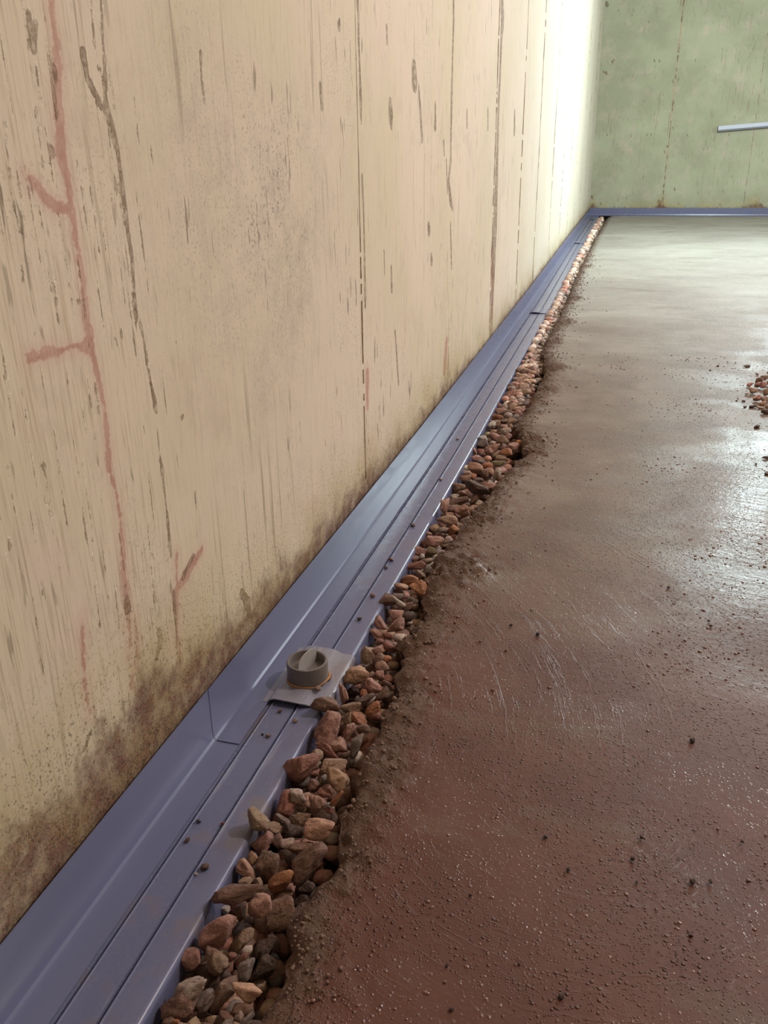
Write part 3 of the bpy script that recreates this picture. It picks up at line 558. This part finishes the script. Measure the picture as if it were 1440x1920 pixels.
# region, x, y, long, short, angle, colour, height level (0 normal, 1 on top / on the channel lip, -1 sunk), landmark words
ST = [
(1,700,440,480,300,35,'pink',1,'large flat-topped dusty pink stone with stepped outline, low beside the drain edge'),
(1,390,750,300,220,78,'pink',0,'pink-grey five-sided stone touching the drain below the large stepped one'),
(1,670,770,350,255,-62,'tan',0,'tan wedge stone with a pointed lower tip, among the nearest stones'),
(1,950,540,290,170,62,'tan',0,''),(1,1140,170,320,250,75,'pink',1,'pink stone with bright buff face, propped against a mottled brown one'),
(1,930,220,210,140,60,'brown',0,''),(1,760,200,120,100,30,'white',-1,''),(2,890,1200,400,300,42,'brown',0,'large mottled brown stone nearest the dark gap by the slab'),
(1,1180,650,260,210,80,'dark',-1,''),(1,1170,880,330,190,60,'dark',-1,''),(1,980,860,300,170,50,'grey',0,''),(1,980,1080,320,210,-25,'peach',1,'orange-brown wedge stone with shaded underside near the photo bottom'),
(1,730,1130,400,200,62,'brown',0,''),(1,400,1060,400,190,32,'pale',1,'pale buff long stone lying on top of a darker one at photo bottom'),(1,270,1260,380,280,35,'brown',0,''),
(1,540,1200,300,180,55,'grey',0,''),(1,950,1290,220,200,0,'brown',0,''),(1,610,1400,150,110,10,'tan',0,''),(1,900,1380,200,100,60,'pale',0,''),(1,330,960,200,120,40,'brown',-1,''),
(1,640,1000,200,120,50,'dark',-1,''),(1,940,760,230,130,40,'red',-1,''),(1,830,720,110,90,0,'red',0,''),(1,1000,350,200,100,30,'dark',-1,''),(1,780,1370,170,150,0,'brown',0,''),(1,220,1410,110,70,0,'orange',0,''),
(1,140,1440,150,110,20,'brown',0,''),(1,420,1440,170,110,20,'tan',0,''),(1,760,1470,200,120,20,'grey',0,''),(1,1080,1470,200,140,20,'dark',0,''),(1,560,1520,260,160,10,'brown',0,''),(1,900,1540,240,160,-20,'tan',0,''),(1,250,1530,260,150,30,'tan',0,''),
(2,650,220,270,240,-20,'tan',2,'tan stone with a brown hollow face, perched on the drain edge'),
(2,420,1010,620,185,10,'brown',2,'longest flat brown wedge stone, lying across the drain edge'),
(2,700,460,270,180,62,'pink',0,'pinkish grey block below the perched hollow-faced stone'),(2,830,300,220,120,5,'tan',0,''),(2,1030,330,270,180,10,'dark',0,''),
(2,1310,310,310,230,-12,'peach',1,'bright peach chunky stone with flat lit top beside the slab gap'),(2,863,440,150,140,0,'brown',0,''),(2,980,470,160,120,20,'pale',0,''),(2,950,590,150,130,0,'tan',-1,''),
(2,1130,530,280,180,20,'brown',0,''),(2,1210,670,480,250,40,'brown',1,'large long brown stone leaning on the slab edge'),(2,775,690,300,270,65,'brown',0,'brown stone split by a lit orange ridge'),
(2,530,770,300,160,-52,'pink',0,''),(2,590,640,150,120,50,'peach',0,''),(2,920,870,320,210,28,'orange',0,'dark stone with a triangular orange facet'),(2,1170,960,220,200,0,'dark',-1,''),(2,910,1040,240,150,0,'brown',-1,''),  # the sunk dark stone has its shadow put into the colour
(2,1130,1130,250,180,60,'dark',-1,''),(2,520,870,150,70,0,'tan',0,''),(2,660,880,100,100,0,'tan',0,''),  # dark stone coloured for the shadow it lies in
(3,650,500,400,290,48,'red',1,'large red-brown angular stone touching the drain edge below the port'),(3,820,400,170,130,60,'tan',1,''),(3,960,110,400,270,58,'pink',1,'large mottled pink-brown oval stone just below the port coupling'),
(3,1070,290,210,180,-40,'pink',0,'small pinkish grey cube-like stone under the mottled oval'),(3,950,330,300,110,-47,'red',0,''),(3,1000,490,320,170,15,'tan',0,'tan flat stone overlapping an orange-brown one'),(3,1050,640,260,220,-10,'peach',1,'orange-brown rounded stone with lit top, left of the slab shadow'),
(3,1250,270,290,120,60,'grey',0,''),(3,600,670,280,160,-10,'dark',-1,''),(3,490,920,300,220,52,'red',0,''),(3,615,820,190,150,-60,'pale',1,''),(3,830,900,210,190,-60,'pink',1,'mottled light pink-grey stone above the bright peach one'),
(3,700,860,160,140,0,'pink',0,''),(3,810,710,160,150,0,'brown',0,''),(3,910,790,170,110,0,'red',0,''),(3,680,1050,190,130,30,'tan',0,''),(3,460,1080,190,100,-20,'grey',0,''),(3,1040,850,220,60,55,'orange',0,''),
(3,820,490,120,100,0,'tan',0,''),(3,900,650,120,110,0,'grey',0,''),(3,1175,130,200,110,68,'pink',0,''),(3,1020,1080,140,90,80,'dark',0,''),(3,960,1000,160,120,0,'red',-1,''),(3,1180,450,160,120,30,'dark',-1,''),
(4,350,700,300,170,-20,'brown',2,'dark brown pointed stone resting over the drain edge below the port'),(4,680,380,260,190,-5,'peach',1,'squarish orange-tan stone right of the round port cap'),(4,540,580,230,90,-75,'pink',1,'upright narrow pink shard in the gravel beside the port'),
(4,620,740,220,150,0,'tan',0,''),(4,590,860,180,90,80,'tan',0,''),(4,710,850,180,120,-10,'orange',0,''),(4,600,990,190,110,70,'pink',0,''),(4,760,960,150,100,-20,'brown',0,''),(4,860,740,180,110,30,'orange',0,''),(4,790,640,220,100,25,'grey',0,''),
(4,760,580,100,90,80,'orange',0,''),(4,640,560,140,130,0,'dark',-1,''),(4,860,500,200,150,-60,'pink',0,''),(4,940,390,140,110,-60,'pink',0,''),(4,850,385,95,85,0,'tan',0,''),(4,700,490,100,55,0,'pink',0,''),(4,960,600,200,120,40,'brown',0,''),
(4,1000,470,120,75,0,'brown',0,''),(4,790,170,175,150,60,'tan',1,''),(4,920,110,150,115,0,'pink',0,''),(4,1020,80,150,130,0,'red',0,''),(4,920,200,150,110,20,'tan',0,''),(4,1015,210,90,80,0,'orange',0,''),(4,960,280,150,120,0,'pink',0,''),
(4,760,280,110,70,0,'grey',0,''),(4,460,560,150,120,45,'dark',-1,''),(4,930,15,110,60,0,'pink',0,''),(4,1080,380,110,90,0,'dark',-1,''),  # first dark stone: shadow painted in as its colour
(5,620,440,170,150,-20,'brown',1,'dark brown triangular stone touching the drain lip beside a pale shard'),(5,720,450,190,75,-42,'pale',1,'pale grey splinter of stone pointing down right'),(5,820,500,140,100,0,'brown',0,''),(5,760,290,155,80,-20,'peach',1,''),(5,850,215,190,110,0,'orange',0,''),
(5,965,300,200,160,-50,'orange',1,'orange-brown stone with rim-lit right edge at the slab corner'),(5,700,590,160,120,-10,'pink',0,''),(5,830,620,150,130,0,'dark',0,''),(5,710,720,230,130,35,'pink',1,''),(5,540,690,175,115,-45,'pink',1,''),(5,500,810,200,95,-45,'pink',0,''),
(5,620,820,140,70,-20,'red',0,''),(5,610,930,150,130,0,'brown',0,''),(5,740,390,130,70,0,'grey',0,''),(5,880,435,130,80,0,'grey',0,''),(5,600,590,150,100,85,'brown',-1,''),(5,730,340,130,70,0,'brown',0,''),(5,1050,110,110,95,0,'grey',0,''),
(6,540,660,200,150,-25,'pink',1,'rosy stone with smooth rounded top beside the drain edge'),(6,690,440,245,125,-10,'tan',1,'two-toned tan and pink oblong stone across the drain lip'),(6,655,280,180,100,85,'pink',2,'bright salmon pink stone standing upright against the drain'),(6,850,340,180,145,0,'pink',0,''),
(6,800,240,240,100,12,'brown',0,''),(6,745,190,130,75,0,'pale',0,''),(6,840,160,120,85,0,'red',0,''),(6,1000,85,270,140,-10,'dark',2,'large dark chocolate flat stone lying on top of the gravel'),(6,800,90,150,110,0,'tan',0,''),(6,1160,80,150,100,0,'pink',0,''),
(6,545,530,110,105,0,'tan',0,''),(6,640,550,130,65,-20,'grey',0,''),(6,745,550,120,110,60,'orange',0,''),(6,690,650,115,85,0,'pale',0,''),(6,390,780,160,120,0,'pink',0,''),(6,412,820,55,55,0,'white',1,'tiny bright white stone among small pink ones'),(6,520,770,110,100,0,'olive',0,''),
(6,340,930,235,95,15,'red',0,''),(6,460,880,130,75,0,'tan',0,''),(6,320,850,130,75,0,'brown',0,''),(6,985,200,160,95,50,'brown',0,''),(6,1070,190,100,85,90,'brown',0,''),(6,890,430,120,80,40,'grey',0,''),(6,940,340,115,75,70,'tan',0,''),(6,735,325,110,75,0,'brown',0,''),
(6,480,590,90,65,0,'pink',0,''),(6,430,690,95,85,0,'peach',0,''),(6,360,730,115,55,0,'brown',0,''),(6,1025,250,85,65,0,'pale',0,''),
(7,490,468,105,70,-10,'white',1,'off-white stone beside the drain lip above a grey one'),(7,485,530,140,110,0,'grey',0,''),(7,620,460,135,95,0,'pink',0,''),(7,700,500,140,130,0,'tan',0,''),(7,600,590,180,115,30,'pink',0,''),(7,745,620,135,95,-20,'orange',1,'vivid orange-red stone in the middle of the gravel strip'),
(7,820,560,145,100,0,'pink',0,''),(7,885,520,70,60,90,'orange',0,''),(7,425,690,120,85,0,'pink',0,''),(7,410,795,160,135,0,'peach',1,'large salmon stone where the gravel meets the drain lip'),(7,545,780,120,115,-50,'orange',0,''),(7,505,850,120,100,-40,'brown',0,''),
(7,325,790,75,55,90,'white',1,''),(7,650,740,155,70,-10,'olive',0,''),(7,700,690,140,60,-10,'tan',0,''),(7,650,850,110,95,90,'pale',0,''),(7,300,900,135,80,-10,'peach',0,''),(7,385,885,85,80,0,'orange',0,''),(7,450,920,95,55,0,'grey',0,''),
(7,592,325,85,75,60,'white',1,'lilac-white stone standing out at the drain lip'),(7,600,400,85,45,0,'tan',0,''),(7,540,430,65,50,0,'olive',0,''),(7,740,400,110,85,0,'pale',0,''),(7,640,240,145,60,3,'orange',0,''),(7,670,180,110,80,0,'pink',0,''),(7,660,120,95,65,0,'pink',0,''),
(7,810,290,125,100,0,'tan',0,''),(7,700,295,125,50,0,'brown',0,''),(7,720,345,95,55,0,'pink',0,''),(7,755,205,125,85,0,'brown',0,''),(7,870,205,95,90,0,'red',0,''),(7,745,140,100,60,-40,'pale',0,''),(7,760,100,75,55,0,'white',0,''),(7,890,40,135,65,0,'pale',0,''),
(7,870,110,135,55,0,'tan',0,''),(7,580,930,95,55,0,'dark',0,''),(7,400,610,95,50,-60,'pink',0,''),(7,640,650,95,75,0,'tan',0,''),(7,545,690,75,55,0,'pink',0,''),(7,480,650,90,60,0,'brown',0,''),(7,960,700,90,30,0,'pink',0,''),
]
ZL = {2: .010, 1: -.001, 0: -.010, -1: -.026}
for (rg, x, y, L, Wd, ang, col, lv, lab) in ST:
    u = OR[rg][0]+x/5.76; v = OR[rg][1]+y/5.76
    o = put_stone(u, v, L/5.76*1.05, Wd/5.76*1.05, ang, col, ZL[lv]); stones[-1]['lab'] = lab; stones[-1]['hand'] = True
hand = list(stones)
# mid and far part of the strip: packed one by one
r = random.Random(11); placed = [(s['p'][0], s['p'][1], s['r']) for s in stones]
def rand_fill(y0, y1, n, rmin, rmax, zlo, zhi):
    c = 0; tries = 0
    while c < n and tries < n*60:
        tries += 1; y = y0+(y1-y0)*r.random(); rad = r.uniform(rmin, rmax)
        x = r.uniform(flx(y)+.106, float(edge_x(y))-(.014 if y < 2.2 else .034))
        if any(abs(q[1]-y) < .06 and math.hypot(q[0]-x, q[1]-y) < (q[2]+rad)*.80 for q in placed): continue
        placed.append((x, y, rad)); c += 1
        col = r.choice(['pink', 'tan', 'pale', 'pale', 'grey', 'white', 'pink', 'grey', 'pale'] if y > 2.6 else ['pink', 'tan', 'brown', 'pink', 'grey', 'peach'])  # paler choices far off imitate the strong light there
        z = r.uniform(zlo, zhi)
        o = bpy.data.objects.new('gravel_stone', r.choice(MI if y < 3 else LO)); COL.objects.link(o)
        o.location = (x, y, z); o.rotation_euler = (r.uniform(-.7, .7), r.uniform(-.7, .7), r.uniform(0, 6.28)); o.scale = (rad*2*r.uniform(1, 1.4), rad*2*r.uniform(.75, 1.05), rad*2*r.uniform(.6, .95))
        cc = C_[col]; k = r.uniform(.9, 1.2)*(1.25 if y > 2.6 else 1); o.color = (cc[0]*k, cc[1]*k, cc[2]*k, 1)  # far stones lifted in colour to look over-lit
        q = RM.T@(np.array([x, y, z])-CAM); u, v = 720+F_*q[0]/-q[2], 960-F_*q[1]/-q[2]
        stones.append(dict(o=o, u=u, v=v, L=rad*2.2*F_/-q[2], asp=1.2, col=col, p=np.array([x, y, z]), r=rad, lab=''))
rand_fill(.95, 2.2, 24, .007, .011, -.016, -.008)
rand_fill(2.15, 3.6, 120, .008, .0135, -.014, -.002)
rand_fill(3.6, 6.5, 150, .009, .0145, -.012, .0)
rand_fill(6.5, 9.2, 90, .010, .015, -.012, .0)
# small loose pile on the slab at the right
pr_ = random.Random(5)
pile = [(1400, 686, 16, 6, 0, 'grey'), (1406, 722, 13, 9, 10, 'pink'), (1412, 732, 16, 12, -20, 'tan'), (1424, 712, 16, 10, 20, 'brown'), (1434, 708, 14, 10, 0, 'tan'), (1421, 722, 14, 11, 30, 'pink'), (1431, 722, 17, 13, 40, 'pink'), (1438, 735, 18, 14, 30, 'tan'), (1401, 739, 9, 6, 0, 'pale'), (1420, 746, 17, 12, 10, 'pink'), (1434, 748, 15, 12, 0, 'tan'), (1430, 757, 14, 9, 20, 'peach'), (1442, 762, 16, 10, 0, 'tan'), (1446, 745, 16, 12, 0, 'pink'), (1448, 718, 18, 12, 0, 'tan'), (1446, 700, 14, 9, 0, 'brown'), (1436, 772, 18, 11, -20, 'dark'), (1397, 763, 9, 4, 0, 'dark'), (1412, 762, 18, 5, 5, 'dark'), (1425, 764, 14, 5, -8, 'tan'), (1420, 800, 13, 8, 0, 'dark'), (1436, 858, 13, 6, 0, 'dark'), (1438, 888, 9, 7, 0, 'dark'), (1394, 752, 7, 4, 0, 'dark'), (1381, 751, 5, 3, 0, 'dark'), (1418, 870, 5, 4, 0, 'dark'), (1420, 702, 6, 4, 0, 'pale'), (1332, 694, 5, 3, 0, 'dark'), (1346, 686, 5, 3, 0, 'dark')]
for i in range(16): pile.append((pr_.uniform(1446, 1500), pr_.uniform(700, 775), 17, 12, pr_.uniform(-30, 30), pr_.choice(['pink', 'tan', 'brown'])))
for (u, v, L, Wd, ang, col) in pile:
    pxm = at(u, v)[1]/F_; inner = u > 1408 and v < 768
    put_stone(u, v, L, Wd, ang, col, min(L, Wd)*.40*pxm*(1.5 if inner else 1)); stones[-1]['lab'] = ''; stones[-1]['pile'] = True

# the 300 that show largest stay single stones, the others join the packing
cand = [s for s in stones if not s.get('pile') and not s.get('lab')]
keep_n = 298-(len(stones)-len(cand)); cand.sort(key=lambda s: -s['L']); extra = []
for s in cand[keep_n:]:
    sc = s['o'].matrix_world.to_scale() if s.get('hand') else s['o'].scale
    extra.append((tuple(s['p']), tuple(q*.55 for q in sc), s['o'].color[:3])); bpy.data.objects.remove(s['o']); s['gone'] = True
stones = [s for s in stones if not s.get('gone')]
# labels that single stones out
def size_word(s): return 'large' if s['L'] > 52 else 'medium' if s['L'] > 34 else 'small' if s['L'] > 18 else 'tiny'
def shape_word(s): return 'elongated' if s['asp'] > 1.9 else 'oblong' if s['asp'] > 1.4 else 'chunky'
lm = [(s, w_) for s, w_ in [(s, s['lab']) for s in hand if s['lab']]]
short = ['stepped pink stone', 'five-sided pink-grey stone', 'pointed tan wedge', 'bright-faced pink stone', 'large mottled brown stone', 'orange-brown wedge', 'pale buff long stone', 'perched hollow-faced stone', 'longest flat brown stone', 'pinkish grey block', 'bright peach stone', 'long brown leaning stone', 'orange-ridged stone', 'orange-faceted stone', 'large red-brown stone', 'large mottled oval stone', 'pinkish grey cube stone', 'tan flat stone', 'rounded orange-brown stone', 'mottled light pink stone', 'dark pointed stone', 'squarish orange-tan stone', 'upright pink shard', 'dark triangular stone', 'pale grey splinter', 'rim-lit orange stone', 'rosy smooth stone', 'two-toned oblong stone', 'salmon upright stone', 'dark chocolate flat stone', 'tiny white stone', 'off-white stone', 'vivid orange-red stone', 'large salmon stone', 'lilac-white stone']
used = {}
for s in stones:
    if s.get('lab'): s['text'] = s['lab']; used[s['text']] = 1; continue
    if s.get('pile'): s['text'] = ('%s %s stone in the loose pile at the right frame edge' if s['u'] > 1403 and s['v'] < 768 else '%s %s stray stone on wet floor near the pile') % (size_word(s), CN[s['col']]); continue
    if s['v'] < 745 or not s.get('hand'):
        where = ('in gravel strip short of the middle coupling clip' if s['p'][1] < 3.5 else 'in gravel strip between middle and far coupling clips' if s['p'][1] < 6.5 else 'in gravel strip past the far coupling clip') if s['p'][1] > 2.15 else 'wedged in the gravel between the port and the dark chocolate stone'
        s['text'] = '%s %s stone %s' % (size_word(s), CN[s['col']], where); continue
    best = sorted(range(len(lm)), key=lambda k: math.hypot(lm[k][0]['u']-s['u'], lm[k][0]['v']-s['v']))
    for q in range(3):
        k = best[q]; du = s['u']-lm[k][0]['u']; dv = s['v']-lm[k][0]['v']
        dirn = ('right of' if du > 0 else 'left of') if abs(du) > abs(dv)*1.5 else ('below' if dv > 0 else 'above') if abs(dv) > abs(du)*1.5 else ('below right of' if du > 0 and dv > 0 else 'above right of' if du > 0 else 'below left of' if dv > 0 else 'above left of')
        tx = '%s %s %s gravel stone %s the %s' % (size_word(s), CN[s['col']], shape_word(s), dirn, short[k])
        if tx not in used: break
    used[tx] = 1; s['text'] = tx
bytext = {}
for s in stones: bytext.setdefault(s['text'], []).append(s)
for tx, L_ in bytext.items():
    if 2 <= len(L_) <= 3 and len(tx.split()) <= 14:
        L_.sort(key=lambda q: q['p'][1])
        for q, wd_ in zip(L_, ('nearer one', 'farther one') if len(L_) == 2 else ('nearest one', 'middle one', 'farthest one')): q['text'] = tx+', '+wd_
for s in stones:
    tag(s['o'], s['text'], 'stone', 'stones in the loose pile on the slab' if s.get('pile') else 'gravel stones in the drain trench')

# packing of small stones under and between the single ones
def merged(name, items, sub, mat, parent=None, tint=True, jitter=.22):
    D, Fc = ICO[sub]; D = D/np.linalg.norm(D, axis=1)[:, None]; Fa = np.array(Fc); nv = len(D); N = len(items)
    Vs = np.zeros((N, nv, 3)); T = np.zeros((N, nv, 4)); T[:, :, 3] = 1
    for i, (p, s, c) in enumerate(items):
        q, _ = np.linalg.qr(rng.normal(size=(3, 3))); sc = np.array(s)
        Vs[i] = (D*(1+jitter*rng.uniform(-1, 1, nv))[:, None])@q*sc+np.array(p); T[i, :, :3] = c
    me = bpy.data.meshes.new(name); me.vertices.add(N*nv); me.vertices.foreach_set('co', Vs.astype(np.float32).ravel())
    fa = (Fa[None]+(np.arange(N)*nv)[:, None, None]).reshape(-1, 3); n = len(fa)
    me.loops.add(n*3); me.polygons.add(n); me.loops.foreach_set('vertex_index', fa.ravel().astype(np.int32)); me.polygons.foreach_set('loop_start', (np.arange(n)*3).astype(np.int32))
    me.update(calc_edges=True)
    if tint:
        ca = me.color_attributes.new('tint', 'FLOAT_COLOR', 'POINT'); ca.data.foreach_set('color', T.astype(np.float32).ravel())
    me.materials.append(mat); o = bpy.data.objects.new(name, me); COL.objects.link(o)
    if parent: o.parent = parent
    return o, me
items = []
for k in range(5200):
    y = .25+ (9.2-.25)*(k/5200)**1.5 ; sc = .006+.004*rng.random()+.0010*y
    x = rng.uniform(flx(y)+.104, float(edge_x(y))+.0)
    c = C_[(['pink', 'tan', 'brown', 'dark', 'grey', 'brown', 'red', 'pale'] if y < 2.6 else ['pale', 'tan', 'brown', 'white', 'grey', 'brown', 'pale', 'pale'])[rng.integers(8)]]; m = rng.uniform(.6, 1.05)  # far packing paler as well, bright light put into its tint
    tx_ = (x-flx(y)-.104)/.06
    zz = rng.uniform(-.062, -.024)-.020*float(np.clip(tx_-.5, 0, 1)); sc = min(sc, .0115)
    items.append(((x, y, zz), (sc*rng.uniform(.9, 1.5), sc*rng.uniform(.8, 1.3), sc*rng.uniform(.6, 1)), [q*m for q in c]))
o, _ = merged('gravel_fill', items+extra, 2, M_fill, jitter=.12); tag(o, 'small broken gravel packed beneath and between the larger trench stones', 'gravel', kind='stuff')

# crumbs of soil along the broken edge and on the mud heaps
items = []
for k in range(1500):
    y = .3+5.5*rng.random()**1.7; off = .006+rng.exponential(.02); sc = .0005+.0011*rng.random()**2+.0003*y
    x = float(edge_x(y))+off; items.append(((x, y, .0005+sc*.3), (sc*1.2, sc*1.2, sc), (1, 1, 1)))
for (hx, hy, s, h) in hp:
    for k in range(int(2200*s/(1+.25*hy))):
        x = hx+rng.normal()*s*.6; y = hy+rng.normal()*s*.6; sc = .0006+.0018*rng.random()**3+.0002*hy
        if x > float(edge_x(y)): items.append(((x, y, h*.6*math.exp(-((x-hx)/s)**2-((y-hy)/s)**2)+.0005), (sc*1.2, sc*1.2, sc), (1, 1, 1)))
o, _ = merged('soil_crumbs', items, 1, M_crumb, tint=False, jitter=.3); tag(o, 'reddish soil crumbs scattered along the broken edge of the slab', 'soil crumbs', kind='stuff')
# grit standing up in the wet mud film, partly strung along the trowel arcs
items = []
def grit(x, y, sc):
    if x > float(edge_x(y))+.012: items.append(((x, y, sc*.12), (sc*1.25, sc*1.05, sc*.6), (1, 1, 1)))
for k in range(15000):
    y = .36+2.5*rng.random()**1.3; x = -.2+1.0*rng.random()**.8*(.5+.5*y)
    dn = .5+.5*vnoise(np.array([x*9]), np.array([y*9]), 17)[0]
    if rng.random() < dn**2.2*(.7+1.4*max(x, 0)): grit(x, y, .0006+.0013*rng.random()**2.2+.0002*y)
o, me_ = merged('mud_grit', items, 2 if len(items) < 9000 else 1, M_grit, tint=False, jitter=.08); me_.shade_smooth(); tag(o, 'fine grit beads standing in the wet mud film on the slab', 'grit', kind='stuff')

# single crumbs one can pick out
ORD = ['first', 'second', 'third', 'fourth', 'fifth', 'sixth', 'seventh', 'eighth', 'ninth', 'tenth', 'eleventh', 'twelfth']
cr = []
def crumb(u, v, size, col, z0, label, group, cat='crumb', name='mud_crumb'):
    p = at(u, v, 2, z0); m = abs((RM.T@(p-CAM))[2])/F_*size
    o = bpy.data.objects.new(name, random.choice(LO)); COL.objects.link(o); o.location = (p[0], p[1], z0+m*.28)
    o.scale = (m*1.1, m*.9, m*.7); o.rotation_euler = (0, 0, random.uniform(0, 6)); o.color = (*col, 1); tag(o, label, cat, group); cr.append((o, u, v, p[1], group))
for (x, y, s) in [(500, 270, 8), (597, 408, 9), (870, 362, 9), (885, 462, 6), (1195, 460, 9), (1120, 460, 12), (185, 515, 6), (105, 1000, 9), (570, 945, 13), (85, 812, 7), (1115, 685, 8), (390, 808, 6), (907, 272, 8), (1330, 290, 7)]:
    crumb(800+x/2.25, 1450+y/2.25, s, (.07, .028, .02), .0008, 'dark round mud crumb on the nearest wet brown floor', 'mud crumbs on the near floor')
for (x, y, s) in [(290, 508, 9), (155, 460, 7), (1060, 1040, 11), (1155, 465, 6), (1145, 440, 5), (942, 273, 6)]:
    crumb(900+x/2.667, 1000+y/2.667, s, (.06, .03, .022), .0008, 'dark mud crumb on the trowelled floor halfway up the photo', 'mud crumbs on the middle floor')
for (u, v, s, c) in [(373, 1541, 9, (.09, .06, .06)), (351, 1577, 11, (.12, .07, .07)), (384, 1628, 16, (.14, .07, .045)), (418, 1545, 8, (.25, .06, .05)), (553, 1353, 9, (.45, .3, .18)), (503, 1381, 9, (.3, .2, .13)), (492, 1378, 5, (.06, .04, .04)),
                     (733, 1051, 10, (.4, .22, .15)), (724, 1066, 8, (.09, .04, .03)), (699, 1119, 9, (.25, .11, .07)), (674, 1162, 9, (.1, .06, .05)), (775, 986, 10, (.3, .22, .15)), (826, 900, 7, (.6, .5, .45)), (858, 824, 6, (.7, .62, .55)), (368, 1640, 6, (.6, .55, .5)), (525, 1325+10, 8, (.2, .11, .09))]:
    crumb(u, v, s, c, .0004, 'small crumb of grit lying on the ribbed top of the drain', 'grit crumbs on the drain')
crumb(616, 1273, 14, (.35, .2, .13), .0035, 'tan crumb of stone against the foot of the round cap', None, 'crumb', 'stone_crumb')
crumb(597, 1294, 12, (.42, .27, .2), .006, 'pinkish crumb of stone on the coupling in front of the cap', None, 'crumb', 'stone_crumb')

# each crumb gets the place that singles it out
for grp, edges, rows in [('mud crumbs on the near floor', [1600, 1680, 1790], ['far row', 'second row', 'third row', 'nearest row']), ('mud crumbs on the middle floor', [1150, 1180], ['upper row', 'central row', 'lower row'])]:
    L_ = [c for c in cr if c[4] == grp]; floor_ = 'near wet floor' if 'near' in grp else 'trowelled middle floor'
    for k, rw in enumerate(rows):
        q = sorted([c for c in L_ if sum(c[2] > e for e in edges) == k], key=lambda c: c[1])
        for i, c in enumerate(q): c[0]['label'] = 'dark mud crumb on %s, %s from left in the %s' % (floor_, ORD[i], rw)
L_ = sorted([c for c in cr if c[4] == 'grit crumbs on the drain'], key=lambda c: c[3])
nearp = [c for c in L_ if c[3] < pcy]; farp = [c for c in L_ if c[3] >= pcy]
for i, c in enumerate(reversed(nearp)): c[0]['label'] = 'small grit crumb on the drain, %s one nearer than the round port' % ORD[i]
for i, c in enumerate(farp): c[0]['label'] = 'small grit crumb on the drain, %s one beyond the round port' % ORD[i]
